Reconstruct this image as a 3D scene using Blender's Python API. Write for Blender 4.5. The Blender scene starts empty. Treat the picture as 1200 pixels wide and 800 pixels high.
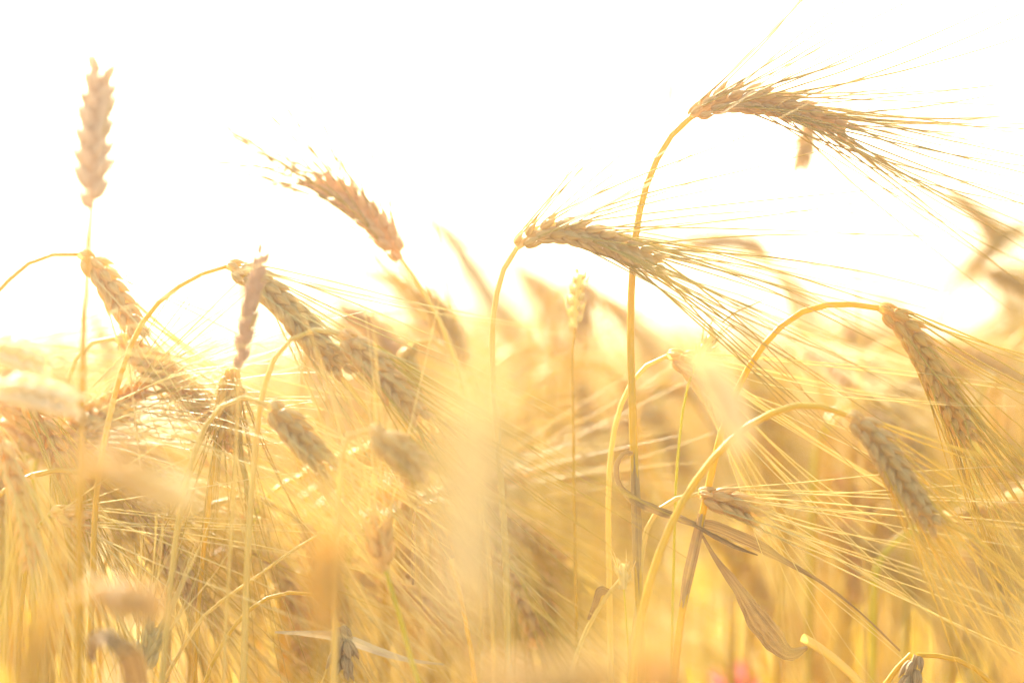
import bpy, math, random
import numpy as np

R = math.radians
scene = bpy.context.scene
col = scene.collection

# ------------------------------------------------------------------ camera, sky, sun, exposure
H = 0.82                     # camera height: level with the canopy of the crop
LENS, SENSOR, FOCUS, FSTOP = 85.0, 36.0, 1.20, 2.6
cam_d = bpy.data.cameras.new('camera')
cam = bpy.data.objects.new('camera', cam_d)
col.objects.link(cam)
cam.location = (0, 0, H)
cam.rotation_euler = (R(90), 0, 0)
cam_d.lens, cam_d.sensor_width = LENS, SENSOR
cam_d.clip_start, cam_d.clip_end = 0.02, 2000
cam_d.dof.use_dof = True
cam_d.dof.focus_distance = FOCUS
cam_d.dof.aperture_fstop = FSTOP
scene.camera = cam

SUN_EL, SUN_AZ = 35.0, -26.0          # in front of the camera, up and to the left
world = bpy.data.worlds.new('World')
scene.world = world
world.use_nodes = True
nt = world.node_tree
bg = nt.nodes['Background']
sky = nt.nodes.new('ShaderNodeTexSky')
sky.sky_type = 'NISHITA'
sky.sun_disc = False
sky.sun_elevation = R(SUN_EL)
sky.sun_rotation = R(SUN_AZ)
sky.air_density, sky.dust_density, sky.ozone_density = 1.0, 4.0, 1.0
warm = nt.nodes.new('ShaderNodeMix')       # hazy summer sky, warmer than clear blue
warm.data_type, warm.blend_type = 'RGBA', 'MULTIPLY'
warm.inputs[0].default_value = 1
warm.inputs[7].default_value = (1.0, .94, .80, 1)
nt.links.new(sky.outputs[0], warm.inputs[6])
nt.links.new(warm.outputs[2], bg.inputs[0])
bg.inputs[1].default_value = 0.15

sun_d = bpy.data.lights.new('sun', 'SUN')
sun_d.energy = 3.6
sun_d.angle = R(0.53)
sun_d.color = (1.0, 0.93, 0.77)
sun = bpy.data.objects.new('sun', sun_d)
col.objects.link(sun)
sun.location = (-3, 5, 4)
# the lamp shines along its -Z; tilt it so that light comes from azimuth SUN_AZ (0 = straight ahead, +Y)
sun.rotation_euler = (R(-(90 - SUN_EL)), 0, R(-SUN_AZ))

scene.view_settings.view_transform = 'Standard'
scene.view_settings.look = 'None'
scene.view_settings.gamma = 1
scene.view_settings.use_curve_mapping = False
scene.view_settings.exposure = 2.35

cy = scene.cycles
cy.use_denoising = True
cy.max_bounces, cy.diffuse_bounces, cy.glossy_bounces = 7, 4, 2
cy.transmission_bounces, cy.volume_bounces, cy.transparent_max_bounces = 5, 1, 8
cy.sample_clamp_indirect = 6
cy.sample_clamp_direct = 0

# ------------------------------------------------------------------ helpers
rng = np.random.default_rng(7)
rnd = random.Random(11)
KPX = SENSOR / LENS / 1200.0


def at(px, py, d):
    """point at distance d from the lens plane that stands behind pixel px,py of the 1200x800 photograph"""
    return np.array([(px - 600) * KPX * d, d, H - (py - 400) * KPX * d])


def norm(v):
    return v / np.maximum(np.linalg.norm(v, axis=-1, keepdims=True), 1e-9)


def spline(pts, n):
    """Catmull-Rom through pts, resampled to n points evenly by length"""
    P = np.asarray(pts, float)
    if len(P) == 2:
        t = np.linspace(0, 1, n)[:, None]
        return P[0] * (1 - t) + P[1] * t
    Q = np.vstack([2 * P[0] - P[1], P, 2 * P[-1] - P[-2]])
    out = []
    for i in range(1, len(Q) - 2):
        p0, p1, p2, p3 = Q[i - 1:i + 3]
        # centripetal knots keep tight arches from looping
        t0 = 0; t1 = t0 + max(np.linalg.norm(p1 - p0), 1e-6) ** .5
        t2 = t1 + max(np.linalg.norm(p2 - p1), 1e-6) ** .5
        t3 = t2 + max(np.linalg.norm(p3 - p2), 1e-6) ** .5
        t = np.linspace(t1, t2, 24, endpoint=False)[:, None]
        A1 = (t1 - t) / (t1 - t0) * p0 + (t - t0) / (t1 - t0) * p1
        A2 = (t2 - t) / (t2 - t1) * p1 + (t - t1) / (t2 - t1) * p2
        A3 = (t3 - t) / (t3 - t2) * p2 + (t - t2) / (t3 - t2) * p3
        B1 = (t2 - t) / (t2 - t0) * A1 + (t - t0) / (t2 - t0) * A2
        B2 = (t3 - t) / (t3 - t1) * A2 + (t - t1) / (t3 - t1) * A3
        out.append((t2 - t) / (t2 - t1) * B1 + (t - t1) / (t2 - t1) * B2)
    C = np.vstack(out + [P[-1:]])
    s = np.concatenate([[0], np.cumsum(np.linalg.norm(np.diff(C, axis=0), axis=1))])
    u = np.linspace(0, s[-1], n)
    return np.stack([np.interp(u, s, C[:, k]) for k in range(3)], 1)


class MB:
    """collects quads; build() links them as ONE mesh object"""

    def __init__(self):
        self.v, self.q, self.uv, self.mi, self.n = [], [], [], [], 0

    def add(self, V, Q, UV, mi=0):
        self.v.append(V.reshape(-1, 3)); self.q.append(Q + self.n); self.uv.append(UV.reshape(-1, 2))
        self.mi.append(np.full(len(Q), mi, np.int32)); self.n += V.reshape(-1, 3).shape[0]
        return self

    def arrays(self):
        return np.vstack(self.v), np.vstack(self.q), np.vstack(self.uv), np.concatenate(self.mi)

    def mesh(self, name, mats, origin=None):
        V, Q, UV, MI = self.arrays()
        if origin is not None:
            V = V - np.asarray(origin)
        me = bpy.data.meshes.new(name)
        me.vertices.add(len(V)); me.vertices.foreach_set('co', V.astype(np.float32).ravel())
        me.loops.add(Q.size); me.loops.foreach_set('vertex_index', Q.astype(np.int32).ravel())
        me.polygons.add(len(Q))
        me.polygons.foreach_set('loop_start', (np.arange(len(Q)) * 4).astype(np.int32))
        me.polygons.foreach_set('use_smooth', np.ones(len(Q), bool))
        uvl = me.uv_layers.new(name='UVMap')
        uvl.data.foreach_set('uv', UV[Q.ravel()].astype(np.float32).ravel())
        for m in (mats if isinstance(mats, (list, tuple)) else [mats]):
            me.materials.append(m)
        me.polygons.foreach_set('material_index', MI)
        me.update(calc_edges=True)
        me.validate()
        return me

    def build(self, name, mats, parent=None, origin=None):
        o = bpy.data.objects.new(name, self.mesh(name, mats, origin))
        col.objects.link(o)
        if parent is not None:
            o.parent = parent
        return o

    def tubes(self, P, rad, S=6, mi=0):
        """P (M,R,3), rad (M,R)"""
        P = np.asarray(P, float); rad = np.asarray(rad, float)
        M, Rn, _ = P.shape
        T = norm(np.gradient(P, axis=1))
        ref = np.where((np.abs(T[..., 1]).max(1) > .85)[:, None, None], np.array([1., 0, 0]), np.array([0, 1., 0]))
        B = norm(np.cross(T, np.broadcast_to(ref, T.shape)))
        N = np.cross(B, T)
        a = np.arange(S) / S * 2 * math.pi
        V = P[:, :, None] + rad[:, :, None, None] * (np.cos(a)[:, None] * B[:, :, None] + np.sin(a)[:, None] * N[:, :, None])
        L = np.concatenate([np.zeros((M, 1)), np.cumsum(np.linalg.norm(np.diff(P, axis=1), axis=2), axis=1)], 1)
        UV = np.empty((M, Rn, S, 2))
        UV[..., 0] = np.abs(np.arange(S) / S * 2 - 1)
        UV[..., 1] = L[:, :, None] * 10 + (np.arange(M) * .37)[:, None, None]
        return self.add(V, strips(M, Rn, S, True), UV, mi)

    def ribbon(self, P, width, twist=0.0, fold=.25, across=5, mi=0, ref=(0, 1, 0), side=None):
        """leaf blade along P (R,3) with width (R,), folded a little along its midrib"""
        P = np.asarray(P, float); Rn = len(P)
        T = norm(np.gradient(P, axis=0))
        if side is None:
            B = norm(np.cross(T, np.broadcast_to(np.asarray(ref, float), T.shape)))
        else:
            B = np.broadcast_to(np.asarray(side, float), T.shape); B = norm(B - T * (B * T).sum(1, keepdims=True))
        N = np.cross(B, T)
        tw = np.broadcast_to(np.asarray(twist, float), (Rn,))[:, None]
        B2 = np.cos(tw) * B + np.sin(tw) * N
        N2 = np.cos(tw) * N - np.sin(tw) * B
        x = np.linspace(-1, 1, across)
        w = np.asarray(width, float)[:, None, None] * .5
        V = P[:, None] + w * (x[None, :, None] * B2[:, None] + fold * np.abs(x)[None, :, None] * N2[:, None])
        UV = np.empty((Rn, across, 2))
        L = np.concatenate([[0], np.cumsum(np.linalg.norm(np.diff(P, axis=0), axis=1))])
        UV[..., 0] = (x * .5 + .5)[None]
        UV[..., 1] = (L * 10)[:, None]
        return self.add(V, strips(1, Rn, across, False), UV, mi)


_strip_cache = {}


def strips(M, Rn, S, closed):
    k = (M, Rn, S, closed)
    if k not in _strip_cache:
        j = np.arange(S if closed else S - 1)
        i = np.arange(Rn - 1)
        I, J = np.meshgrid(i, j, indexing='ij')
        J2 = (J + 1) % S
        q = np.stack([I * S + J, I * S + J2, (I + 1) * S + J2, (I + 1) * S + J], -1).reshape(-1, 4)
        _strip_cache[k] = (q[None] + (np.arange(M) * Rn * S)[:, None, None]).reshape(-1, 4)
    return _strip_cache[k]


# ------------------------------------------------------------------ materials
def straw(name, a, b, transl=.3, rough=.45, sx=10.0, sy=.6, vary=.10, tcol=None, spec=.4, spots=None, bump=.0):
    """dry plant tissue: lengthwise streaks between colours a and b, each plant a little different, light shining through"""
    m = bpy.data.materials.new(name)
    m.use_nodes = True
    t = m.node_tree; N = t.nodes; Lk = t.links
    N.clear()
    out = N.new('ShaderNodeOutputMaterial')
    tc = N.new('ShaderNodeTexCoord')
    mp = N.new('ShaderNodeMapping'); mp.inputs['Scale'].default_value = (sx, sy, 1)
    Lk.new(tc.outputs['UV'], mp.inputs[0])
    oi = N.new('ShaderNodeObjectInfo')
    nz = N.new('ShaderNodeTexNoise'); nz.noise_dimensions = '4D'
    nz.inputs['Scale'].default_value = 1.6; nz.inputs['Detail'].default_value = 3
    Lk.new(mp.outputs[0], nz.inputs['Vector'])
    mul = N.new('ShaderNodeMath'); mul.operation = 'MULTIPLY'; mul.inputs[1].default_value = 37
    Lk.new(oi.outputs['Random'], mul.inputs[0]); Lk.new(mul.outputs[0], nz.inputs['W'])
    cr = N.new('ShaderNodeValToRGB')
    cr.color_ramp.elements[0].position = .32; cr.color_ramp.elements[0].color = (*a, 1)
    cr.color_ramp.elements[1].position = .68; cr.color_ramp.elements[1].color = (*b, 1)
    Lk.new(nz.outputs['Fac'], cr.inputs[0])
    c = cr.outputs[0]
    if spots:
        n2 = N.new('ShaderNodeTexNoise'); n2.inputs['Scale'].default_value = 5.0; n2.inputs['Detail'].default_value = 2
        mp2 = N.new('ShaderNodeMapping'); mp2.inputs['Scale'].default_value = (1.4, 1.0, 1)
        Lk.new(tc.outputs['UV'], mp2.inputs[0]); Lk.new(mp2.outputs[0], n2.inputs['Vector'])
        r2 = N.new('ShaderNodeValToRGB'); r2.color_ramp.elements[0].position = .62; r2.color_ramp.elements[1].position = .74
        Lk.new(n2.outputs['Fac'], r2.inputs[0])
        mx = N.new('ShaderNodeMix'); mx.data_type = 'RGBA'
        Lk.new(r2.outputs[0], mx.inputs[0]); Lk.new(c, mx.inputs[6]); mx.inputs[7].default_value = (*spots, 1)
        c = mx.outputs[2]
    hs = N.new('ShaderNodeHueSaturation')
    mr = N.new('ShaderNodeMapRange'); mr.inputs[3].default_value = 1 - vary * 1.6; mr.inputs[4].default_value = 1 + vary * 1.2
    Lk.new(oi.outputs['Random'], mr.inputs[0]); Lk.new(mr.outputs[0], hs.inputs['Value'])
    mr2 = N.new('ShaderNodeMapRange'); mr2.inputs[3].default_value = .495; mr2.inputs[4].default_value = .503
    w2 = N.new('ShaderNodeMath'); w2.operation = 'FRACT'
    Lk.new(mul.outputs[0], w2.inputs[0]); Lk.new(w2.outputs[0], mr2.inputs[0]); Lk.new(mr2.outputs[0], hs.inputs['Hue'])
    Lk.new(c, hs.inputs['Color'])
    p = N.new('ShaderNodeBsdfPrincipled')
    Lk.new(hs.outputs[0], p.inputs['Base Color'])
    p.inputs['Roughness'].default_value = rough
    p.inputs['Specular IOR Level'].default_value = spec
    if bump:
        bp = N.new('ShaderNodeBump'); bp.inputs['Strength'].default_value = bump; bp.inputs['Distance'].default_value = .0006
        wv = N.new('ShaderNodeTexWave'); wv.inputs['Scale'].default_value = 2.2; wv.inputs['Distortion'].default_value = 1.2
        mpw = N.new('ShaderNodeMapping'); mpw.inputs['Scale'].default_value = (1, .05, 1)
        Lk.new(tc.outputs['UV'], mpw.inputs[0]); Lk.new(mpw.outputs[0], wv.inputs['Vector'])
        Lk.new(wv.outputs['Fac'], bp.inputs['Height']); Lk.new(bp.outputs[0], p.inputs['Normal'])
    tr = N.new('ShaderNodeBsdfTranslucent')
    if tcol:
        mt = N.new('ShaderNodeMix'); mt.data_type = 'RGBA'; mt.blend_type = 'MULTIPLY'; mt.inputs[0].default_value = 1
        Lk.new(hs.outputs[0], mt.inputs[6]); mt.inputs[7].default_value = (*tcol, 1); Lk.new(mt.outputs[2], tr.inputs[0])
    else:
        Lk.new(hs.outputs[0], tr.inputs[0])
    mix = N.new('ShaderNodeMixShader'); mix.inputs[0].default_value = transl
    Lk.new(p.outputs[0], mix.inputs[1]); Lk.new(tr.outputs[0], mix.inputs[2])
    Lk.new(mix.outputs[0], out.inputs[0])
    return m


M = dict(
    stem=straw('straw_gold', (.50, .32, .02), (.64, .44, .04), .32, .38, 4, .25, spec=.3),
    stem_green=straw('straw_yellow_green', (.50, .44, .02), (.62, .52, .04), .42, .4, 4, .25, spec=.3),
    stem_amber=straw('straw_amber', (.55, .34, .01), (.68, .45, .02), .42, .38, 4, .25, spec=.3),
    stem_pale=straw('straw_pale', (.60, .44, .10), (.72, .55, .16), .36, .42, 4, .25, spec=.3),
    ear=straw('ear_tan', (.70, .46, .13), (.86, .64, .25), .45, .45, 5, .9, bump=.5, spec=.3),
    ear_gold=straw('ear_gold', (.68, .43, .07), (.84, .60, .15), .45, .42, 5, .9, bump=.5, spec=.3),
    ear_red=straw('ear_reddish', (.66, .41, .15), (.82, .57, .24), .45, .55, 5, .9, bump=.4, spec=.3),
    spike_red=straw('spike_reddish', (.52, .30, .15), (.66, .42, .23), .32, .55, 5, .9, bump=.4),
    ear_pale=straw('ear_pale', (.78, .66, .38), (.88, .77, .50), .45, .5, 5, .9),
    ear_wheat=straw('ear_wheat', (.64, .45, .26), (.76, .57, .35), .38, .55, 5, .9, bump=.4),
    ear_green=straw('grass_head', (.66, .54, .18), (.76, .64, .30), .35, .5, 5, .9),
    awn=straw('awn_gold', (.52, .35, .035), (.66, .47, .07), .38, .5, 1, .2, spec=.25),
    awn_amber=straw('awn_amber', (.46, .28, .04), (.60, .40, .08), .3, .5, 1, .2, spec=.25),
    awn_pale=straw('awn_pale', (.70, .55, .16), (.82, .67, .28), .42, .5, 1, .2, spec=.25),
    leaf=straw('leaf_straw', (.56, .40, .04), (.70, .53, .09), .5, .5, 9, .35, bump=.5, spec=.2),
    leaf_amber=straw('leaf_amber', (.56, .37, .01), (.68, .47, .03), .55, .5, 9, .35, spec=.2),
    leaf_dry=straw('leaf_dry_brown', (.20, .108, .03), (.42, .26, .08), .15, .6, 6, .35, spots=(.09, .045, .015), bump=.6, spec=.08),
    sheath=straw('sheath_tan', (.34, .21, .07), (.54, .37, .14), .25, .55, 6, .35, bump=.5, spec=.1),
    leaf_white=straw('leaf_bleached', (.52, .39, .19), (.66, .53, .31), .25, .5, 9, .35, bump=.5, spec=.2),
    husk=straw('husk_grey_brown', (.34, .22, .09), (.54, .39, .19), .18, .6, 5, .9, bump=.6, spec=.15),
    petal=straw('petal_pink', (.70, .12, .16), (.80, .22, .26), .4, .5, 3, 1),
)


# ------------------------------------------------------------------ plant builders
def kernel_template(Rn=7, S=8):
    t = np.array([0, .10, .28, .5, .72, .9, 1.0])
    w = np.array([.30, .72, .98, 1.0, .70, .32, .10])
    a = np.arange(S) / S * 2 * math.pi
    X = w[:, None] * np.cos(a)[None]
    Y = w[:, None] * (np.sin(a) * np.where(np.sin(a) > 0, 1.0, .55))[None]
    Z = np.repeat(t[:, None], S, 1)
    UV = np.stack([np.repeat(np.abs(np.arange(S) / S * 2 - 1)[None], Rn, 0), Z * 1.0], -1)
    return np.stack([X, Y, Z], -1), UV


KT, KUV = kernel_template()


def frames(C, view):
    T = norm(np.gradient(C, axis=0))
    S = norm(np.cross(np.broadcast_to(view, T.shape), T))
    N = np.cross(T, S)
    return T, S, N


def ear_geometry(spine, roll=0.0, node=.0033, klen=.0112, kw=.0027, kth=.0022, splay=.44, lat=.38, rows=3,
                 awn_len=.125, awn_n=1.0, bend=(0, 0, 0), bend_r=.12, awn_r=.00043, awn_spread=.10,
                 g=None, bristles=True, awn_rings=9, tip_taper=.62, open_=1.3, aim=None, aim_w=0.0, fan=0.0, near=.45):
    """kernels and awns of one ear along its spine (n,3)"""
    g = g or rng
    length = np.linalg.norm(np.diff(spine, axis=0), axis=1).sum()
    n = max(5, int(length * .93 / node))
    C = spline(spine, n + 2)[:n]
    view = np.array([0., 1., 0.])
    if abs(norm(C[-1] - C[0])[1]) > .9:
        view = np.array([1., 0, 0])
    T, S0, N0 = frames(C, view)
    cr, sr = math.cos(roll), math.sin(roll)
    S = cr * S0 + sr * N0
    N = cr * N0 - sr * S0
    kern, awn_tip, awn_dir, awn_L, bristle = [], [], [], [], []
    Mx, My, Mz, Po, Sc = [], [], [], [], []
    for i in range(n):
        f = i / (n - 1)
        size = (.70 + .30 * min(1, f / .14)) * (1 - (1 - tip_taper) * max(0, (f - .55) / .45) ** 1.4)
        sg = 1 if i % 2 else -1
        lst = [(0, 1.0)] if rows == 1 else [(0, 1.0), (1, .84), (-1, .84)]
        for k, ks in lst:
            j = g.normal(0, .05, 3)
            spl = splay * (.62 + .38 * min(1, f / .16)) * (1.0 - .35 * f)
            if k == 0:
                d = T[i] * math.cos(spl) + sg * S[i] * math.sin(spl)
                pos = C[i] + sg * S[i] * .0016 * open_
                outv = sg * S[i]
            else:
                d = T[i] + sg * S[i] * .55 * math.tan(spl) + k * N[i] * lat
                pos = C[i] + sg * S[i] * .0011 * open_ + k * N[i] * .0013 * open_
                outv = sg * S[i] * .35 + k * N[i]
            d = norm(d + j * .8)
            outv = norm(outv - d * (outv @ d))
            wv = np.cross(outv, d)
            L = klen * size * ks * (1 + g.normal(0, .05))
            Mx.append(wv * kw * size * ks); My.append(outv * kth * size * ks); Mz.append(d * L); Po.append(pos)
            tip = pos + d * L * .97
            if g.random() < awn_n * (1.0 if k == 0 else 1.0 if k * N[i][1] > 0 else near):
                awn_tip.append(tip)
                dd = norm(d * .62 + T[i] * .42 + outv * fan * min(1, f * 5) * (1 - .7 * f) + g.normal(0, awn_spread, 3))
                if aim is not None:
                    dd = norm(dd * (1 - aim_w) + np.asarray(aim) * aim_w)
                awn_dir.append(dd)
                awn_L.append(awn_len * (1 + g.normal(0, .14)) * (.72 + .4 * math.sin(math.pi * min(1, f * .8 + .2))))
            if bristles and k != 0:
                b0 = pos + outv * .0006
                bd = norm(d + outv * .35 + g.normal(0, .12, 3))
                bristle.append((b0, b0 + bd * L * .7 + T[i] * L * .05, b0 + bd * L * 1.15 + T[i] * L * .35))
    Mx, My, Mz, Po = map(np.array, (Mx, My, Mz, Po))
    V = Po[:, None, None] + KT[None, ..., 0:1] * Mx[:, None, None] + KT[None, ..., 1:2] * My[:, None, None] + KT[None, ..., 2:3] * Mz[:, None, None]
    m = len(Po)
    UV = np.broadcast_to(KUV[None], (m,) + KUV.shape).copy()
    UV[..., 1] += (np.arange(m) * 1.73)[:, None, None]
    eb = MB().add(V, strips(m, KT.shape[0], KT.shape[1], True), UV)
    # rachis and the short glume bristles belong to the ear itself
    eb.tubes(C[None], (.0009 * open_ + .0009 * open_ * np.sin(np.linspace(.25, 2.9, n)))[None], 7)
    if bristles and bristle:
        P = np.array(bristle)
        eb.tubes(P, np.broadcast_to(np.array([.00028, .0002, .00008]), (len(P), 3)), 3)
    ab = None
    if awn_tip:
        tip, dr, L = np.array(awn_tip), np.array(awn_dir), np.array(awn_L)
        t = np.linspace(0, 1, awn_rings)
        b = np.asarray(bend, float)[None] + g.normal(0, bend_r, (len(tip), 3))
        kink = g.normal(0, .012, (len(tip), 3))
        P = tip[:, None] + L[:, None, None] * (dr[:, None] * t[None, :, None] + .5 * b[:, None] * (t ** 2)[None, :, None]
                                              + kink[:, None] * np.sin(t * 7)[None, :, None] * .35)
        rad = awn_r * (1.2 - .85 * t)[None] * (1 + g.normal(0, .12, (len(tip), 1)))
        ab = MB().tubes(P, np.maximum(rad, .00006), 3)
    return eb, ab


def to_ground(top_first_pts, lean=.25):
    """carry the lowest seen stem point on down to the soil"""
    p, q = top_first_pts[0], top_first_pts[1]
    d = norm(q - p)
    dz = p[2]
    sl = d[:2] / max(d[2], .35)
    base = np.array([p[0] - sl[0] * dz * lean, p[1] - sl[1] * dz * lean + .01, 0.0])
    mid = base * .45 + p * .55
    mid[:2] -= sl * dz * .06
    return base, mid


def tag(o, label=None, cat=None, group=None, kind=None):
    if label: o['label'] = label
    if cat: o['category'] = cat
    if group: o['group'] = group
    if kind: o['kind'] = kind
    return o


def root_at(name, loc):
    o = bpy.data.objects.new(name, None)
    o.empty_display_size = .02
    o.location = loc
    col.objects.link(o)
    return o


FIELD = 'cereal plants standing in the field'


def plant(label, stem, ear=None, d=FOCUS, name='barley_plant', cat='barley', mats=('stem', 'ear', 'awn'), r=.0016, r_top=.0011,
          leaves=(), nodes=(), dip=0.0, ear_dd=0.0, seed=None, sheath=None, group=FIELD, **kw):
    """stem: pixel points from the lowest seen one up to the foot of the ear; ear: pixel points from its foot to its tip"""
    g = np.random.default_rng(seed if seed is not None else abs(hash(label)) % 100000)
    sp = np.array([at(p[0], p[1], d + (p[2] if len(p) > 2 else 0)) for p in stem])
    base, mid = to_ground(sp)
    pts = np.vstack([base, mid, sp])
    if len(sp) and sp[0][2] < .05:
        pts = sp; base = sp[0]
    root = root_at(name, base)
    n = 70
    C = spline(pts, n)
    t = np.linspace(0, 1, n)
    rad = r * (1.25 - .25 * t) * (1 - t ** 6) + r_top * t ** 6
    for zz in (.22, .48):                       # the joints of the straw
        rad = rad * (1 + .35 * np.exp(-((t - zz) / .010) ** 2))
    MB().tubes(C[None], rad[None], 10).build('stem', M[mats[0]], root, base)
    if ear is not None:
        ne = len(ear)
        E = np.array([at(p[0], p[1], d + ear_dd * i / max(1, ne - 1)) for i, p in enumerate(ear)])
        E[0] = sp[-1]
        eb, ab = ear_geometry(spline(E, 40), g=g, **kw)
        eo = eb.build('ear', M[mats[1]], root, base)
        if ab:
            ab.build('beard', M[mats[2]], eo, base)
    for lf in leaves:
        LP = np.array([at(p[0], p[1], d + (p[3] if len(p) > 3 else 0)) for p in lf['pts']])
        Wd = np.array([p[2] for p in lf['pts']], float) * KPX * d
        nl = 44
        LC = spline(LP, nl)
        s0 = np.concatenate([[0], np.cumsum(np.linalg.norm(np.diff(LP, axis=0), axis=1))]); s0 /= s0[-1]
        W = np.interp(np.linspace(0, 1, nl), s0, Wd)
        tw = np.interp(np.linspace(0, 1, nl), np.linspace(0, 1, len(lf.get('twist', [0, 0]))), lf.get('twist', [0, 0]))
        u_ = np.linspace(0, 1, nl)
        cr_ = 0.0 if lf.get('fold', 0) >= .9 else 1.0
        tw = tw + .14 * cr_ * np.sin(u_ * 23 + g.uniform(0, 6)) * np.sin(u_ * 9 + g.uniform(0, 6))
        W = W * (.88 + .06 * cr_ * np.sin(u_ * 31 + g.uniform(0, 6)) * np.sin(u_ * 13))
        lo = MB().ribbon(LC, W, tw, lf.get('fold', .3), 7, side=lf.get('side')).build('leaf', M[lf.get('mat', 'leaf')], root, base)
        if lf.get('label'):
            lo['label'] = lf['label']
    tag(root, label, cat, group)
    return root


# ------------------------------------------------------------------ ground
def build_ground():
    gb = MB()
    xs = np.linspace(-150, 150, 61); ys = np.linspace(-150, 150, 61)
    X, Y = np.meshgrid(xs, ys)
    V = np.stack([X, Y, np.zeros_like(X)], -1)
    UV = np.stack([X, Y], -1) / 10
    gb.add(V, strips(1, 61, 61, False), UV)
    m = bpy.data.materials.new('dry_soil'); m.use_nodes = True
    t = m.node_tree; p = t.nodes['Principled BSDF']; p.inputs['Roughness'].default_value = .95
    tc = t.nodes.new('ShaderNodeTexCoord'); nz = t.nodes.new('ShaderNodeTexNoise'); nz.inputs['Scale'].default_value = 30; nz.inputs['Detail'].default_value = 8
    cr = t.nodes.new('ShaderNodeValToRGB')
    cr.color_ramp.elements[0].color = (.16, .10, .055, 1); cr.color_ramp.elements[1].color = (.34, .24, .13, 1)
    t.links.new(tc.outputs['Object'], nz.inputs['Vector']); t.links.new(nz.outputs['Fac'], cr.inputs[0]); t.links.new(cr.outputs[0], p.inputs['Base Color'])
    bp = t.nodes.new('ShaderNodeBump'); bp.inputs['Strength'].default_value = .6; bp.inputs['Distance'].default_value = .02
    t.links.new(nz.outputs['Fac'], bp.inputs['Height']); t.links.new(bp.outputs[0], p.inputs['Normal'])
    o = gb.build('ground', m)
    tag(o, 'dry brown soil under the ripe crop', 'ground', kind='structure')


build_ground()


# ------------------------------------------------------------------ plants further back: a few kinds, copied
def local_plant(g, height, arch, droop, ear_len, lean):
    """curve of a stem and an ear in the local xz plane, nodding towards +x"""
    n = 24
    top = np.array([lean, 0, height])
    pts = [np.array([0, 0, 0.]), np.array([lean * .25, g.normal(0, .006), height * .45]), np.array([lean * .62, g.normal(0, .008), height * .78])]
    # arch: heading turns from up to `droop` below the horizon
    ang = np.linspace(R(82), R(-droop * .75), 14)
    p = pts[-1].copy()
    seg = arch * .5
    for a in ang:
        p = p + seg * np.array([math.cos(a), g.normal(0, .02), math.sin(a)])
        pts.append(p.copy())
    # shift so that the highest point stands at `height`
    P = np.array(pts)
    P[2:, 2] += (height - P[:, 2].max())
    S = spline(P, n * 3)
    e = [P[-1]]
    a = ang[-1]
    for k in range(4):
        a -= R(droop * .09 + 3)
        e.append(e[-1] + ear_len / 4 * np.array([math.cos(a), g.normal(0, .04), math.sin(a)]))
    return S, spline(np.array(e), 30)


KINDS = []
def make_kind(i):
    g = np.random.default_rng(100 + i)
    droop = [25, 50, 75, 40, 62, 10, 85, 35, 55, 70, -25, 45][i % 12]
    S, E = local_plant(g, .84, [.008, .012, .010, .014, .009, .008, .012, .011, .015, .013, .007, .016][i % 12], droop,
                       g.uniform(.066, .088), g.uniform(-.03, .06))
    root = root_at('barley_plant', (0, 0, 0))
    n = len(S); t = np.linspace(0, 1, n)
    rad = .0017 * (1.2 - .35 * t)
    MB().tubes(S[None], rad[None], 6).build('stem', M[['stem', 'stem_amber', 'stem', 'stem_pale', 'stem_green', 'stem_amber'][i % 6]], root)
    eb, ab = ear_geometry(E, roll=g.uniform(-.7, .7), g=g, awn_len=.12, bristles=False, awn_rings=6, node=.0042, klen=.0128, kw=.0028,
                          awn_n=.8, bend=(.05, 0, -.12))
    eo = eb.build('ear', M[['ear', 'ear_gold', 'ear'][i % 3]], root)
    ab.build('beard', M[['awn', 'awn_pale'][i % 2]], eo)
    for k in range(3):
        z = g.uniform(.35, .70); j = int(z / .84 * n * .8); p0 = S[min(j, n - 1)]
        an = g.uniform(0, 6.28); dr = np.array([math.cos(an), math.sin(an), 0])
        ln = g.uniform(.10, .2)
        pts = [p0, p0 + dr * ln * .25 + np.array([0, 0, ln * .3]), p0 + dr * ln * .6 + np.array([0, 0, ln * .15]), p0 + dr * ln * .8 - np.array([0, 0, ln * .45])]
        LC = spline(pts, 16); tt = np.linspace(0, 1, 16)
        W = .008 * np.minimum(1, tt * 5 + .25) * (1 - tt ** 3) + .0005
        MB().ribbon(LC, W, tt * g.uniform(-2, 2), .3, 3, side=np.cross(dr, (0, 0, 1.))).build('leaf', M[['leaf', 'leaf_amber', 'leaf_amber', 'leaf'][(i + k) % 4]], root)
    return root


def copy_tree(o, parent=None):
    c = o.copy(); col.objects.link(c)
    if parent is not None: c.parent = parent
    for ch in list(o.children):
        copy_tree(ch, c)
    return c


NK = 12
KINDS = [make_kind(i) for i in range(NK)]
KIND_USED = [False] * NK


def put(kind, x, y, ztop, rz, label, group):
    o = KINDS[kind] if not KIND_USED[kind] else copy_tree(KINDS[kind])
    KIND_USED[kind] = True
    o.location = (x, y, 0)
    s = ztop / .84
    o.scale = (1, 1, s)
    o.rotation_euler = (0, 0, rz)
    return tag(o, label, 'barley', group)


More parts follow.
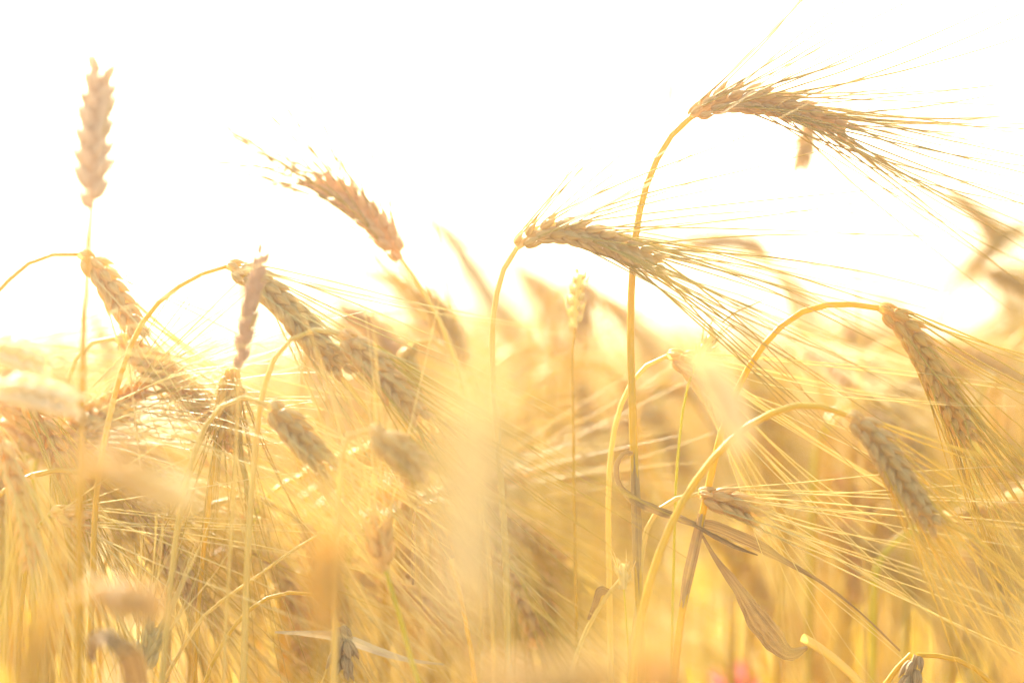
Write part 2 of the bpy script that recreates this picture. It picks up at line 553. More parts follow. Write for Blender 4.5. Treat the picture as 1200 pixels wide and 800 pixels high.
LAB_BACK = 'blurred golden barley plant among the stalks standing well behind the sharp ears'
LAB_MID = 'soft low barley plant whose ear is lost in the tangle of awns'
GR_BACK, GR_MID = 'barley plants farther back in the field', 'low barley plants inside the tangle of awns'
n_back = 0
r2 = np.random.default_rng(5)
while n_back < 185:
    y = 1.55 + 1.55 * r2.random() ** .8
    hw = .215 * y + .22
    x = r2.uniform(-hw, hw)
    u = x / (.212 * y)
    # a touch taller towards the right and at far left, as in the photograph
    if n_back < 55:                     # a nearer rank behind the sharp plants, thickest towards the right
        y = r2.uniform(1.38, 1.8); u = 1.15 - 1.6 * r2.random() ** 1.5; x = u * .212 * y
        z = H - (abs(r2.normal(70, 70)) - 20) * KPX * y
    elif n_back < 80:                   # and some that stand up into the sky
        y = r2.uniform(1.7, 2.6); u = r2.uniform(-.62, .05) if n_back % 2 else r2.uniform(.3, 1.1); x = u * .212 * y
        z = H + r2.uniform(.01, .075)
    else:
        z = H + r2.normal(-.03, .045) + .015 * u
    z = min(z, H + .085)
    rz = r2.normal(0, .75)
    put(int(r2.integers(0, NK)), x, y, z, rz, LAB_BACK, GR_BACK)
    n_back += 1
# the tangle just behind and in front of the plane of focus
for k in range(62):
    u = r2.uniform(-1.15, 1.15) if k % 3 else r2.uniform(-1.15, -.1)
    y = r2.uniform(1.14, 1.5) if u < -.75 else r2.uniform(1.26, 1.5) if u < -.12 else r2.uniform(1.36, 1.7)
    x = u * .212 * y - .05
    lim = np.interp(u, [-1.1, -.8, -.62, -.2, .0, .25, .6, 1.1], [425, 450, 535, 570, 570, 590, 580, 550])
    py = lim + abs(r2.normal(25, 60))
    z = H - (py - 400) * KPX * y
    put(int(r2.integers(0, NK)), x, y, z, r2.normal(0, .5), LAB_MID, GR_MID)


# far crop: nobody could count it
def far_field():
    g = np.random.default_rng(21)
    protos = []
    for i in range(8):
        S, E = local_plant(g, .84, g.uniform(.012, .03), g.uniform(10, 80), .08, g.uniform(-.03, .06))
        b = MB()
        Sd = S[::6]
        b.tubes(Sd[None], np.full((1, len(Sd)), .0019), 4, 0)
        Ed = spline(E, 8); tt = np.linspace(0, 1, 8)
        b.tubes(Ed[None], (.007 * np.sin(math.pi * (tt * .85 + .1)) ** .6)[None], 6, 1)
        na = 16
        dirE = norm(E[-1] - E[0]); st = E[g.integers(5, 29, na)]
        dr = norm(dirE + g.normal(0, .28, (na, 3))); L = g.uniform(.09, .14, (na, 1))
        P = np.stack([st, st + dr * L * .5, st + dr * L + np.array([0, 0, -.012])], 1)
        b.tubes(P, np.broadcast_to(np.array([.0005, .0004, .0002]), (na, 3)), 3, 2)
        for k in range(2):
            an = g.uniform(0, 6.28); dv = np.array([math.cos(an), math.sin(an), 0]); p0 = S[int(g.integers(20, 46))]; ln = .17
            LC = spline([p0, p0 + dv * ln * .25 + np.array([0, 0, ln * .3]), p0 + dv * ln * .7 - np.array([0, 0, ln * .2])], 7)
            b.ribbon(LC, .009 * (1 - np.linspace(0, 1, 7) ** 2) + .001, 0, .3, 3, 3, side=np.cross(dv, (0, 0, 1.)))
        protos.append(b.arrays())
    Vs, Qs, Us, Ms, off = [], [], [], [], 0
    N = 2600
    for k in range(N):
        y = 3.1 + 26 * g.random() ** 1.7
        hw = .215 * y + .35
        x = g.uniform(-hw, hw)
        V, Q, U, Mi = protos[int(g.integers(0, 8))]
        a = g.normal(0, .9); c, s = math.cos(a), math.sin(a)
        grow = 1 + max(0, y - 8) * .03
        sz = (H + min(.13, g.normal(-.03, .055) + .02 * max(-1, min(1, x / (.212 * y))))) / .84
        V2 = np.stack([(V[:, 0] * c - V[:, 1] * s) * grow + x, (V[:, 0] * s + V[:, 1] * c) * grow + y, V[:, 2] * sz], 1)
        Vs.append(V2); Qs.append(Q + off); Us.append(U); Ms.append(Mi); off += len(V)
    b = MB(); b.v, b.q, b.uv, b.mi, b.n = Vs, Qs, Us, Ms, off
    o = b.build('far_crop', [M['stem'], M['ear_gold'], M['awn'], M['leaf']])
    tag(o, 'ripe barley crop stretching away to the horizon in one pale golden mass', 'crop', kind='stuff')


far_field()

# ------------------------------------------------------------------ the plants one can tell apart
# tall hooked stalk, right of the middle
plant('tall sharp barley stalk whose arched neck carries the highest nodding ear, awns fanned wide',
      [(752, 800), (748, 680), (744, 560), (741, 470), (739, 400), (741, 320), (749, 250), (764, 200), (786, 160), (810, 137)],
      [(810, 137), (838, 121), (875, 117), (920, 125), (965, 141), (1005, 158)], 1.20, r=.0021, r_top=.0015, mats=('stem', 'ear', 'awn_amber'),
      seed=3, awn_r=0.00048, near=.85, roll=0.2, awn_len=.165, fan=.22, bend=(0, .02, .18), bend_r=.14, splay=.50, node=.0033, klen=.0120, kw=.0027, kth=.0022, lat=.42, open_=1.6, ear_dd=.015,
      leaves=[dict(pts=[(749, 700, 9, -.002), (747, 640, 14, -.003), (745, 580, 13, -.003), (743, 531, 9, -.002)], mat='sheath', fold=.9, label='dry sheath below the hooked leaf'),
              dict(pts=[(742, 531, 5, -.004), (733, 532, 9, -.006), (726, 543, 14, -.008), (727, 562, 16, -.008), (740, 581, 15, -.006), (765, 595, 12, -.004), (792, 605, 11, -.004), (816, 614, 8, -.004)],
                   mat='leaf_dry', twist=[.2, .9, 1.2, .6, .2, .3, .5], fold=.5, label='curled brown leaf with a hooked end')])
plant('sharp barley ear arching level to the right in front of the tall stalk, pale bearded',
      [(596, 800), (592, 640), (584, 520), (577, 430), (577, 385), (584, 335), (596, 303), (606, 290)],
      [(606, 290), (630, 274), (668, 272), (710, 283), (750, 298), (786, 316)], 1.19, r=.0017, r_top=.0013, mats=('stem_pale', 'ear', 'awn_amber'),
      seed=4, awn_r=0.00046, near=.8, roll=-0.2, awn_len=.145, fan=.14, bend=(0, .02, -.12), bend_r=.13, splay=.50, node=.0033, klen=.0120, kw=.0027, kth=.0022, lat=.42, open_=1.6)
plant('sharp golden barley ear hanging steeply from a smooth round arch of yellow stem',
      [(790, 800), (802, 700), (826, 590), (846, 505), (868, 448), (884, 420), (910, 387), (945, 363), (985, 356), (1030, 361)],
      [(1030, 361), (1056, 378), (1084, 420), (1112, 472), (1141, 524)], 1.20, r=.0019, r_top=.0014, mats=('stem_amber', 'ear_gold', 'awn'),
      seed=5, near=0.2, awn_r=0.0005, roll=0.15, awn_len=.135, bend=(.10, -.10, 0), splay=.44, node=.0033, klen=.0120, kw=.0027, kth=.0022, lat=.42, open_=1.6,
      leaves=[dict(pts=[(800, 712, 10, -.002), (807, 675, 15, -.003), (815, 640, 15, -.003), (823, 602, 11, -.002)], mat='sheath', fold=.9, label='dry brown sheath wrapped round the stem'),
              dict(pts=[(815, 612, 12), (838, 617, 16), (865, 628, 17), (895, 642, 15), (920, 657, 8), (960, 680, 5), (1005, 714, 4), (1055, 762, 3)], mat='leaf_dry', twist=[.3, .1, .4, .9, .5], label='brown blade pointing away to the side'),
              dict(pts=[(812, 614, 4, -.004), (838, 628, 7, -.004), (862, 640, 7, -.004), (888, 650, 2, -.004)], mat='leaf_dry', twist=[.2, .8]),
              dict(pts=[(817, 615, 4), (838, 652, 8), (866, 690, 16), (886, 722, 30), (908, 750, 32), (926, 765, 20), (946, 758, 5)],
                   mat='leaf_dry', twist=[.9, .5, .1, 0, .6], label='broad speckled leaf hanging by its tip')])
plant('slightly soft barley ear drooping from a long low arch that crosses the dry curled leaf',
      [(745, 760), (757, 700), (772, 650), (800, 588), (836, 537), (870, 504), (910, 482), (950, 474), (992, 486)],
      [(992, 486), (1018, 506), (1050, 552), (1078, 594), (1106, 626)], 1.155, r=.0020, r_top=.0015, mats=('stem', 'ear', 'awn'),
      seed=6, near=0.2, roll=0.25, awn_len=.13, bend=(.08, -.08, 0), splay=.44, node=.0033, klen=.0120, kw=.0027, kth=.0022, lat=.42, open_=1.6)
plant('short barley ear lying level beside the dry sheath with pale awns streaming far across',
      [(738, 800), (746, 720), (752, 650), (761, 612), (778, 591), (799, 582), (818, 579)],
      [(818, 579), (845, 585), (872, 595), (896, 607)], 1.20, r=.0020, mats=('stem_pale', 'ear', 'awn_pale'),
      seed=7, roll=.3, awn_len=.15, bend=(.05, -.03, 0), bend_r=.08, splay=.45, node=.0034, klen=.0135, kw=.0030, kth=.0024, open_=1.5)
plant('pale barley stalk bent over in a narrow hook just right of the tall stem',
      [(716, 800), (714, 690), (713, 590), (716, 530), (726, 480), (744, 442), (764, 424), (782, 417)],
      [(782, 417), (802, 424), (824, 446), (842, 474)], 1.22, mats=('stem_pale', 'ear', 'awn_pale'), seed=8, open_=1.55, lat=0.42, kth=0.0025, kw=0.0027, klen=0.0120, node=0.0033, roll=0.1, awn_len=.14,
      bend=(.12, -.05, .05), splay=0.46)
plant('thin low arched stem sweeping in from the edge, tan ear hanging past the wheat stalk',
      [(-90, 520), (-50, 410), (-20, 362), (5, 334), (28, 312), (58, 299), (92, 298)],
      [(92, 298), (112, 314), (142, 358), (168, 400)], 1.235, mats=('stem', 'ear', 'awn_pale'), seed=9, awn_n=0.6, open_=1.55, lat=0.42, kth=0.0025, kw=0.0027, klen=0.0120, node=0.0033, roll=0.1, awn_len=.12, bend=(.1, -.08, 0), splay=0.46, r=.0013)
plant('pale barley ear lying aslant under a bleached bent leaf, tangled in awns',
      [(60, 620), (68, 520), (78, 450), (95, 412), (115, 398), (135, 396)],
      [(135, 396), (170, 420), (215, 455), (255, 495), (280, 540)], 1.245, mats=('stem_pale', 'ear', 'awn_pale'), seed=10, awn_n=0.7, splay=0.46, open_=1.55, lat=0.42, kth=0.0025, kw=0.0027, klen=0.0120, node=0.0033, roll=0.1, awn_len=.13, bend=(.1, -.1, 0))
plant('thick tan arched barley stem, its drooping ear behind the reddish spike',
      [(104, 800), (108, 690), (114, 570), (130, 482), (152, 408), (177, 364), (212, 334), (246, 317), (266, 312)],
      [(266, 312), (300, 328), (340, 366), (375, 406), (412, 444)], 1.18, mats=('stem', 'ear', 'awn_pale'), seed=11, near=0.25, awn_n=0.75, roll=0.1, awn_len=.13, r=.0016,
      bend=(.1, -.10, 0), splay=0.46, node=0.0033, klen=0.0122, kw=0.0027, kth=0.0025, lat=0.42, open_=1.55)
plant('barley with pale arched neck and plump braided ear slanting down beside its twin',
      [(285, 800), (292, 620), (300, 522), (306, 470), (321, 421), (345, 395), (372, 386), (398, 391)],
      [(398, 391), (428, 417), (465, 458), (502, 498)], 1.165, mats=('stem_pale', 'ear', 'awn'), seed=12, near=0.25, awn_n=0.75, roll=0.1, awn_len=.13, bend=(.12, -.10, 0), splay=0.46, node=0.0033, klen=0.0122, kw=0.0027, kth=0.0025, lat=0.42, open_=1.55)
plant('soft short barley ear under the two slanting ears on a low flat arch',
      [(205, 640), (220, 560), (240, 500), (268, 470), (292, 466), (313, 474)],
      [(313, 474), (342, 502), (368, 530), (392, 552)], 1.15, mats=('stem_pale', 'ear', 'awn_pale'), seed=13, splay=0.46, open_=1.55, lat=0.42, kth=0.0025, kw=0.0027, klen=0.0120, node=0.0033, roll=0.1, awn_len=.12, bend=(.1, -.1, 0))
plant('blurred barley ear with one shining kernel, half hidden under the braided ears',
      [(395, 640), (398, 570), (404, 520), (416, 500), (432, 504)],
      [(432, 504), (458, 522), (484, 542), (508, 560)], 1.10, mats=('stem_pale', 'ear', 'awn'), seed=14, awn_n=0.6, splay=0.46, open_=1.55, lat=0.42, kth=0.0025, kw=0.0027, klen=0.0120, node=0.0033, roll=0.1, awn_len=.12, bend=(.1, -.1, 0))
plant('barley ear bowed backwards, pointing up against the white sky with long thin awns',
      [(575, 700), (556, 520), (540, 440), (515, 375), (492, 335), (470, 303)],
      [(470, 303), (452, 276), (425, 246), (392, 222), (354, 206)], 1.275, mats=('stem_pale', 'ear_red', 'awn_amber'), seed=15, near=0.8, open_=1.7, klen=0.0118, kw=0.0029, bend_r=0.1, awn_r=0.0005, awn_spread=0.2, roll=0.1, awn_len=.15, bend=(-.22, .02, -.10), splay=0.5, awn_n=0.85)
plant('upright wheat stalk, flat notched ear reaching highest against the empty sky',
      [(92, 800), (93, 640), (95, 520), (97, 420), (102, 330), (107, 245)],
      [(107, 245), (109, 195), (113, 130), (120, 66)], 1.07, name='wheat_plant', cat='wheat', mats=('stem_amber', 'ear_wheat', 'awn'), seed=16, r=.0018, r_top=.0013,
      node=.0042, klen=.0150, kw=.0036, kth=.0024, splay=0.62, lat=.30, open_=1.5, awn_len=0.055, awn_n=0.5, bend=(0, 0, 0), awn_spread=.05, tip_taper=.8, roll=.1)
plant('slim reddish grass spike standing in front of the drooping barley ear',
      [(262, 800), (270, 640), (277, 520), (280, 432)],
      [(280, 432), (288, 388), (298, 336), (313, 280)], 1.12, name='grass_plant', cat='grass', mats=('stem_pale', 'spike_red', 'awn'), seed=17, r=.0008, r_top=.0006,
      node=.0036, klen=.0098, kw=.0015, kth=.0012, splay=.24, lat=.14, awn_n=.08, awn_len=.02, bristles=False)
plant('small pale green grass head on a thin yellow stem under the level ear',
      [(677, 800), (674, 640), (672, 520), (672, 395), (674, 384)],
      [(674, 384), (674, 358), (678, 332), (683, 308)], 1.25, name='grass_plant', cat='grass', mats=('stem', 'ear_green', 'awn_pale'), seed=18, r=.0008, r_top=.0006,
      node=.0028, klen=.0058, kw=.0011, kth=.0010, splay=.50, lat=.35, awn_n=.25, awn_len=.008, bristles=False)
plant('small tufted grass head with a thin bare curling tip behind the hooked stalk',
      [(790, 640), (794, 540), (804, 460), (815, 428)],
      [(815, 428), (824, 410), (836, 392), (846, 378)], 1.215, name='grass_plant', cat='grass', mats=('stem_green', 'ear_green', 'awn_pale'), seed=19, r=.0008, r_top=.0006,
      node=.0028, klen=.0062, kw=.0011, kth=.0010, splay=.6, lat=.4, awn_n=.2, awn_len=.01, bristles=False,
      leaves=[dict(pts=[(846, 378, 2.5), (862, 366, 2), (880, 358, 2), (896, 351, 1)], mat='leaf_dry')])
plant('tiny green grass head beside the bleached straw low among the stems',
      [(738, 800), (735, 740), (731, 690)], [(731, 690), (730, 668), (728, 645)], 1.20, name='grass_plant', cat='grass', mats=('stem_green', 'ear_green', 'awn_pale'), seed=20,
      r=.0007, r_top=.0005, node=.003, klen=.006, kw=.0011, kth=.001, splay=.4, lat=.3, awn_n=.2, awn_len=.008, bristles=False)

plant('soft awn tips of a barley ear poking in at the top corner',
      [(-70, 640), (-60, 420), (-50, 260), (-44, 190)], [(-44, 190), (-36, 150), (-26, 110), (-14, 75)], 1.28, mats=('stem_pale', 'ear', 'awn_amber'), seed=70, awn_len=.06, bend=(.1, .05, 0))

# soft plants behind the plane of focus
plant('blurred barley ear sagging just behind the level ear, its stem dropping to the right',
      [(985, 640), (970, 520), (952, 440), (930, 378), (912, 322), (903, 300)], [(903, 300), (885, 288), (850, 283), (800, 292)], 1.65, mats=('stem_amber', 'ear', 'awn_amber'), seed=21, bend=(-.1, -.05, 0), awn_len=.08)
plant('blurred barley ear slanting down behind the backward bowed one',
      [(470, 560), (462, 420), (460, 330), (470, 275), (495, 256)], [(495, 256), (525, 275), (555, 320), (585, 365), (606, 400)], 1.75, mats=('stem', 'ear', 'awn'), seed=22, awn_n=0.4, bend=(.1, -.1, 0), splay=.5)
plant('blurred barley ear hanging vertically behind the small green grass head',
      [(640, 640), (645, 480), (650, 380), (660, 335), (675, 322)], [(675, 322), (684, 340), (682, 375), (676, 410)], 1.5, mats=('stem', 'ear', 'awn'), seed=23, awn_len=.06)
plant('blurred ear tip hanging straight down below the highest ear',
      [(1010, 520), (1004, 320), (990, 190), (972, 142), (956, 138)], [(956, 138), (948, 152), (942, 180), (936, 208)], 1.40, mats=('stem_pale', 'ear', 'awn'), seed=24, awn_n=0.0, r=.0007, r_top=.0006)
plant('thin blurred brown spike standing alone in the sky beside the arched neck',
      [(740, 520), (752, 360), (768, 230), (781, 142)], [(781, 142), (784, 122), (788, 100), (791, 82)], 1.55, name='grass_plant', cat='grass', mats=('stem_pale', 'ear_red', 'awn'), seed=25, r=.0005, r_top=.0004,
      node=.0036, klen=.008, kw=.0012, kth=.001, splay=.15, lat=.1, awn_n=.15, awn_len=.05, bristles=False)
plant('pale blurred spike rising faintly out of the level ear towards the sky',
      [(690, 520), (696, 400), (701, 290), (705, 240)], [(705, 240), (708, 215), (713, 180), (717, 135)], 1.75, name='grass_plant', cat='grass', mats=('stem_pale', 'ear_green', 'awn_pale'), seed=26, r=.0005,
      node=.0036, klen=.008, kw=.0012, kth=.001, splay=.15, lat=.1, awn_n=.1, awn_len=.05, bristles=False)
plant('large blurred barley ear entering at the edge with its tip pointing down and back',
      [(1330, 520), (1310, 360), (1280, 270), (1240, 245), (1205, 262)], [(1205, 262), (1180, 276), (1155, 296), (1128, 326)], 1.68, mats=('stem', 'ear_gold', 'awn'), seed=27, awn_len=.05)
plant('blurred barley ear running off the edge on a thin looped neck',
      [(1082, 640), (1088, 460), (1094, 385), (1104, 348), (1122, 325), (1146, 319)], [(1146, 319), (1170, 322), (1195, 332), (1235, 352)], 1.6, mats=('stem', 'ear_gold', 'awn'), seed=28, r=.0012)
plant('blurred barley ear crossing above the two at the edge, under the fanned awns',
      [(1040, 640), (1052, 420), (1068, 290), (1085, 235), (1105, 222)], [(1105, 222), (1130, 238), (1156, 262), (1180, 288)], 1.7, mats=('stem_pale', 'ear_gold', 'awn'), seed=29, r=.0009)
plant('blurred tan ear hanging between the round arch and the low arch',
      [(960, 800), (965, 560), (968, 420), (975, 385), (988, 378)], [(988, 378), (1000, 396), (1012, 425), (1022, 455)], 1.62, mats=('stem_amber', 'ear_red', 'awn'), seed=30)
plant('blurred tan ear hanging just above the low arch ear',
      [(1000, 800), (998, 600), (1000, 490), (1006, 455), (1015, 450)], [(1015, 450), (1024, 470), (1032, 500), (1038, 540)], 1.55, mats=('stem', 'ear_red', 'awn'), seed=31)
plant('blurred pale leafy stalk leaning out of the crop toward the edge',
      [(1030, 640), (1050, 520), (1075, 460), (1100, 430)], [(1100, 430), (1130, 412), (1160, 404), (1190, 410)], 1.62, mats=('stem_pale', 'ear', 'awn'), seed=32)
plant('amber barley ear hanging straight down behind the hooked stalk',
      [(900, 800), (840, 640), (765, 560), (745, 480), (765, 450), (790, 452)], [(790, 452), (815, 460), (835, 482), (845, 520)], 1.48, mats=('stem_amber', 'ear_gold', 'awn'), seed=33)
plant('blurred barley ear bending over amber stems in the gap left of the tall stem',
      [(640, 800), (652, 640), (664, 540), (690, 480), (720, 458), (750, 455)], [(750, 455), (780, 452), (820, 456), (850, 470)], 1.60, mats=('stem_amber', 'ear', 'awn'), seed=34)
plant('blurred golden ear hanging behind the tall stem near the hooked brown leaf',
      [(700, 800), (702, 640), (708, 560), (720, 530), (732, 540)], [(732, 540), (738, 565), (742, 595), (744, 630)], 1.5, mats=('stem_amber', 'ear_gold', 'awn'), seed=35, awn_len=.06)
plant('soft tan ears half lost in awns on a small pale arch behind the braided ear',
      [(560, 640), (556, 540), (545, 460), (530, 415), (505, 398), (482, 402)], [(482, 402), (478, 420), (480, 445), (488, 470)], 1.30, mats=('stem_pale', 'ear_gold', 'awn'), seed=36)
plant('barley ear with long rising awns behind the backward bowed stem',
      [(610, 760), (600, 640), (585, 540), (565, 470), (548, 430)], [(548, 430), (532, 395), (512, 362), (490, 335)], 1.36, mats=('stem_pale', 'ear', 'awn'), seed=37, awn_n=0.5, bend=(-.05, .05, 0), awn_len=.13)
plant('blurred barley ear slanting behind the braided pair with shaded kernels',
      [(350, 620), (352, 470), (360, 400), (375, 370), (395, 362)], [(395, 362), (425, 375), (455, 405), (480, 440)], 1.42, mats=('stem', 'ear_red', 'awn'), seed=38)
plant('barley ear cut by the frame edge, lying level in the glare of awns',
      [(-120, 640), (-110, 500), (-95, 440), (-60, 412), (-30, 408)], [(-30, 408), (0, 410), (35, 420), (70, 436)], 1.10, mats=('stem_pale', 'ear_pale', 'awn_pale'), seed=39, awn_n=0.5, splay=0.46, open_=1.55, lat=0.42, kth=0.0025, kw=0.0027, klen=0.0120, node=0.0033, roll=0.1, bend=(.08, -.06, 0))
plant('barley ear lying level just under the one cut by the frame edge',
      [(-100, 700), (-90, 560), (-75, 490), (-45, 462), (-12, 455)], [(-12, 455), (25, 458), (60, 466), (100, 480)], 1.06, mats=('stem_pale', 'ear_pale', 'awn_pale'), seed=40, awn_n=0.45, splay=0.46, open_=1.55, lat=0.42, kth=0.0025, kw=0.0027, klen=0.0120, node=0.0033, roll=0.1, bend=(.08, -.08, 0))
plant('low barley ear whose awns spray down like a broom past the wheat stem',
      [(20, 800), (26, 700), (36, 640), (46, 612), (60, 602)], [(60, 602), (78, 603), (96, 608), (112, 618)], 1.19, mats=('stem', 'ear', 'awn_pale'), seed=41, bend=(.06, -.22, 0), awn_len=.12, awn_spread=.25)

plant('barley ear hanging in a curtain of straight awns below the reddish spike',
      [(232, 720), (244, 600), (252, 520), (256, 465), (262, 440), (268, 432)], [(268, 432), (270, 455), (266, 490), (268, 525)], 1.22, mats=('stem_amber', 'ear_gold', 'awn'), seed=43, splay=0.46, open_=1.55, lat=0.42, kth=0.0025, kw=0.0027, klen=0.0120, node=0.0033, roll=0.1, r=.0012, awn_len=.13, bend=(.03, -.05, 0))

# low, near the bottom of the view
plant('grey brown barley ear hanging from a tight yellow hoop at the lower edge',
      [(1190, 830), (1162, 800), (1135, 778), (1100, 768), (1074, 767)], [(1074, 767), (1068, 790), (1070, 830), (1078, 880)], 1.20, mats=('stem', 'husk', 'awn'), seed=44, r=.0014, r_top=.0012, awn_n=.4, kw=.0021)
plant('thin yellow straw leaning into the tight hoop at the lower edge',
      [(1020, 830), (1040, 798), (1058, 775), (1068, 766)], None, 1.205, mats=('stem', 'ear', 'awn'), seed=45, r=.0016, r_top=.0014)
plant('bleached straw lying across the tip of the broad speckled leaf',
      [(1030, 830), (1012, 804), (985, 778), (962, 760), (940, 746)], None, 1.195, name='dry_straw', cat='straw', mats=('stem_pale', 'ear', 'awn'), seed=46, r=.0017, r_top=.0022)
plant('bleached crooked straw with a pale blade kinked beside the tiny green head',
      [(655, 830), (668, 790), (682, 750), (698, 718), (714, 694), (728, 678)], None, 1.20, name='dry_straw', cat='straw', mats=('stem_pale', 'ear', 'awn'), seed=47, r=.0013, r_top=.0011,
      leaves=[dict(pts=[(714, 694, 9), (704, 692, 12), (698, 706, 8), (690, 726, 5)], mat='leaf_dry')])
plant('straight tan straw leaning across the thin curved stem',
      [(238, 722), (262, 702), (300, 676), (338, 648), (372, 627)], None, 1.19, name='dry_straw', cat='straw', mats=('stem_pale', 'ear', 'awn'), seed=48, r=.0012, r_top=.0006)
plant('thin curved straw ending in a ragged dark husk over a bleached leaf',
      [(240, 800), (262, 752), (286, 720), (312, 701), (342, 694), (368, 697), (390, 718), (398, 734)], [(398, 734), (402, 752), (400, 772), (404, 800)], 1.19, mats=('stem', 'husk', 'awn_pale'), seed=49, r=.0012, r_top=.0009,
      awn_len=.03, awn_n=.3, klen=.012, splay=.5,
      leaves=[dict(pts=[(322, 740, 3), (362, 742, 8), (402, 747, 14), (440, 760, 14), (478, 772, 7), (520, 778, 2)], mat='leaf_white', twist=[.4, .2, .9, .3], label='bleached blade lying across the husk')])
plant('folded tan leaf bent double like a hairpin on an amber stem',
      [(560, 830), (548, 740), (538, 690), (528, 655)], None, 1.22, name='folded_leaf_stalk', cat='straw', mats=('stem_amber', 'ear', 'awn'), seed=50, r=.0012,
      leaves=[dict(pts=[(528, 655, 13), (516, 625, 13), (504, 602, 12), (495, 594, 9), (489, 597, 9), (486, 612, 9), (485, 640, 7), (484, 685, 3)], mat='leaf_dry', twist=[.2, .4, 1.2, .6, .2])])
plant('bright yellow stem leaning up to a washed out blurred ear',
      [(500, 830), (484, 780), (468, 720), (452, 668)], [(452, 668), (446, 645), (444, 622), (448, 600)], 1.13, mats=('stem_green', 'ear', 'awn_pale'), seed=51, awn_n=0.6, r=.0015)
plant('blurred curled leaf with a dark mouth at the foot of the wheat stem',
      [(104, 900), (106, 830), (108, 780)], None, 1.05, name='curled_leaf_stalk', cat='straw', mats=('stem_amber', 'ear', 'awn'), seed=52, r=.0014,
      leaves=[dict(pts=[(106, 775, 16), (108, 752, 24, -.01), (128, 745, 30, -.02), (148, 762, 34, -.02), (160, 800, 36), (166, 860, 30)], mat='leaf_dry', twist=[.2, 1.0, .3, 0])])
plant('slim golden barley stalk, small narrow ear leaning at the lower edge beside the curled leaf',
      [(158, 880), (164, 830), (168, 790)], [(168, 790), (172, 768), (179, 745), (188, 720)], 1.17, mats=('stem', 'ear_green', 'awn_pale'), seed=53, r=.001, kw=.0013, awn_len=.05)

# close to the lens, dissolved by it
plant('large pale cream ear close to the lens, dissolved into a tall upright blur',
      [(538, 1100), (542, 900), (545, 730)], [(545, 730), (548, 640), (556, 530), (565, 420)], .53, mats=('stem_pale', 'ear_pale', 'awn_pale'), seed=54, awn_len=.05, awn_n=0.12)
plant('pale dissolved ear close to the lens leaning over the hooked stalk',
      [(1000, 1100), (930, 760), (893, 600), (872, 530)], [(872, 530), (858, 490), (838, 448), (806, 400)], .86, mats=('stem_pale', 'ear_pale', 'awn_pale'), seed=55, awn_n=0.35, awn_len=.07, r=.0010)
plant('tan dissolved ear lying nearly level close to the lens across two stems',
      [(40, 900), (60, 700), (78, 600), (96, 556), (118, 550)], [(118, 550), (150, 560), (195, 574), (240, 588)], .84, mats=('stem', 'ear_pale', 'awn_pale'), seed=56, awn_n=0.25, awn_len=.08)
plant('tan dissolved ear lying level close to the lens, lower than the one above it',
      [(20, 980), (40, 820), (60, 730), (80, 698), (102, 692)], [(102, 692), (135, 698), (170, 706), (205, 712)], .86, mats=('stem', 'ear', 'awn_pale'), seed=57, awn_n=0.25, awn_len=.08)
plant('yellow dissolved stalk close to the lens with its ear bowing out of the edge',
      [(-60, 1000), (-30, 780), (0, 660), (34, 598), (76, 560)], [(76, 560), (110, 548), (150, 552), (190, 570)], .68, mats=('stem_green', 'ear_gold', 'awn'), seed=58, awn_n=0.3, awn_len=.08)
plant('broad tan dissolved band of an ear lying level at the bottom edge',
      [(420, 1100), (440, 900), (470, 790), (510, 756), (548, 796)], [(548, 796), (610, 800), (680, 797), (740, 800)], .68, mats=('stem', 'ear', 'awn_pale'), seed=59, awn_n=0.15, awn_len=.06)
plant('grey tan dissolved ear standing at the bottom edge under the tall stem',
      [(850, 1200), (820, 1000), (800, 900)], [(800, 900), (790, 850), (776, 800), (752, 740)], .72, mats=('stem', 'ear', 'awn_pale'), seed=60, awn_n=0.3, awn_len=.06)
plant('tan dissolved upright ear close to the lens above the thin curved straw',
      [(372, 1100), (376, 900), (380, 740)], [(380, 740), (380, 690), (382, 650), (386, 610)], .80, mats=('stem', 'ear_gold', 'awn_pale'), seed=61, awn_n=0.25, awn_len=0.05)
plant('amber dissolved leafy stalk filling the lowest corner close to the lens',
      [(40, 1200), (38, 1000), (36, 880)], [(36, 880), (36, 820), (40, 760), (48, 700)], .66, mats=('stem_amber', 'ear_gold', 'awn'), seed=62, awn_n=0.3, awn_len=.08,
      leaves=[dict(pts=[(38, 1000, 30), (20, 880, 40), (0, 820, 34), (-30, 790, 10)], mat='leaf')])
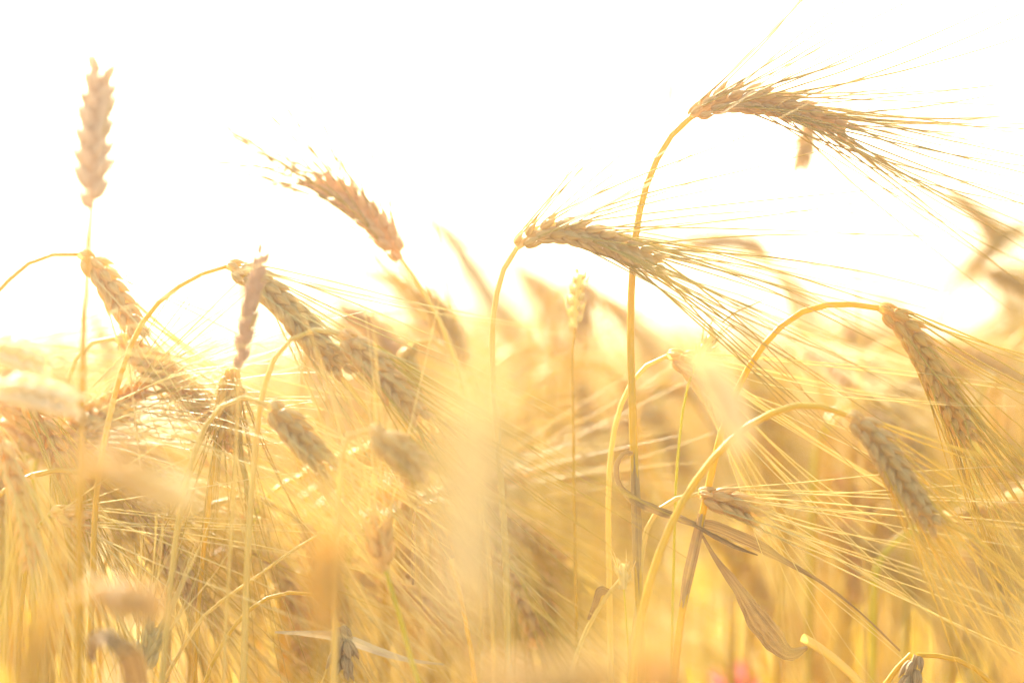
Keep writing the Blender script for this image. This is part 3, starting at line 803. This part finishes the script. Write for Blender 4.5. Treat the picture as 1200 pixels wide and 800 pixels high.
plant('pale dissolved leaf blade close to the lens in the far lower corner',
      [(1260, 1100), (1250, 950), (1240, 860)], [(1240, 860), (1225, 820), (1205, 790), (1180, 775)], .74, mats=('stem_pale', 'ear', 'awn_pale'), seed=63, awn_len=.06)


def pink_flower():
    c = at(860, 804, 1.6)
    base = np.array([c[0], c[1] + .02, 0])
    root = root_at('pink_flower', base)
    C = spline([base, (base + c) / 2 + np.array([.01, 0, 0]), c], 20)
    MB().tubes(C[None], np.full((1, 20), .0012), 6).build('stem', M['stem_green'], root, base)
    for k in range(5):
        a = k / 5 * 2 * math.pi
        d = np.array([math.cos(a), -.45, math.sin(a)])
        pts = [c, c + d * .009 + np.array([0, -.004, 0]), c + d * .018]
        LC = spline(pts, 8); t = np.linspace(0, 1, 8)
        MB().ribbon(LC, .016 * np.sin(math.pi * (t * .8 + .12)) + .002, 0, .2, 5, side=np.cross(d, (0, 1, 0))).build('petal', M['petal'], root, base)
    tag(root, 'blurred pink wildflower low among the stems', 'flower')


pink_flower()

# ------------------------------------------------------------------ scattering volume added to stand in for veiling lens glare
GLARE_DENSITY = 0.027
if GLARE_DENSITY:
    hb = bpy.data.meshes.new('glare_haze')
    X, Y0, Y1, Z0, Z1 = 160, -160, 160, -1.0, 1.2
    v = [(-X, Y0, Z0), (X, Y0, Z0), (X, Y1, Z0), (-X, Y1, Z0), (-X, Y0, Z1), (X, Y0, Z1), (X, Y1, Z1), (-X, Y1, Z1)]
    hb.from_pydata(v, [], [(0, 3, 2, 1), (4, 5, 6, 7), (0, 1, 5, 4), (1, 2, 6, 5), (2, 3, 7, 6), (3, 0, 4, 7)])
    ho = bpy.data.objects.new('glare_haze', hb); col.objects.link(ho)
    hm = bpy.data.materials.new('glare_volume'); hm.use_nodes = True
    t = hm.node_tree; t.nodes.clear()
    o_ = t.nodes.new('ShaderNodeOutputMaterial'); pv = t.nodes.new('ShaderNodeVolumePrincipled')
    pv.inputs['Density'].default_value = GLARE_DENSITY
    pv.inputs['Anisotropy'].default_value = .84
    pv.inputs['Color'].default_value = (.97, .95, .92, 1)
    t.links.new(pv.outputs[0], o_.inputs['Volume'])
    hb.materials.append(hm)
    ho['kind'] = 'stuff'
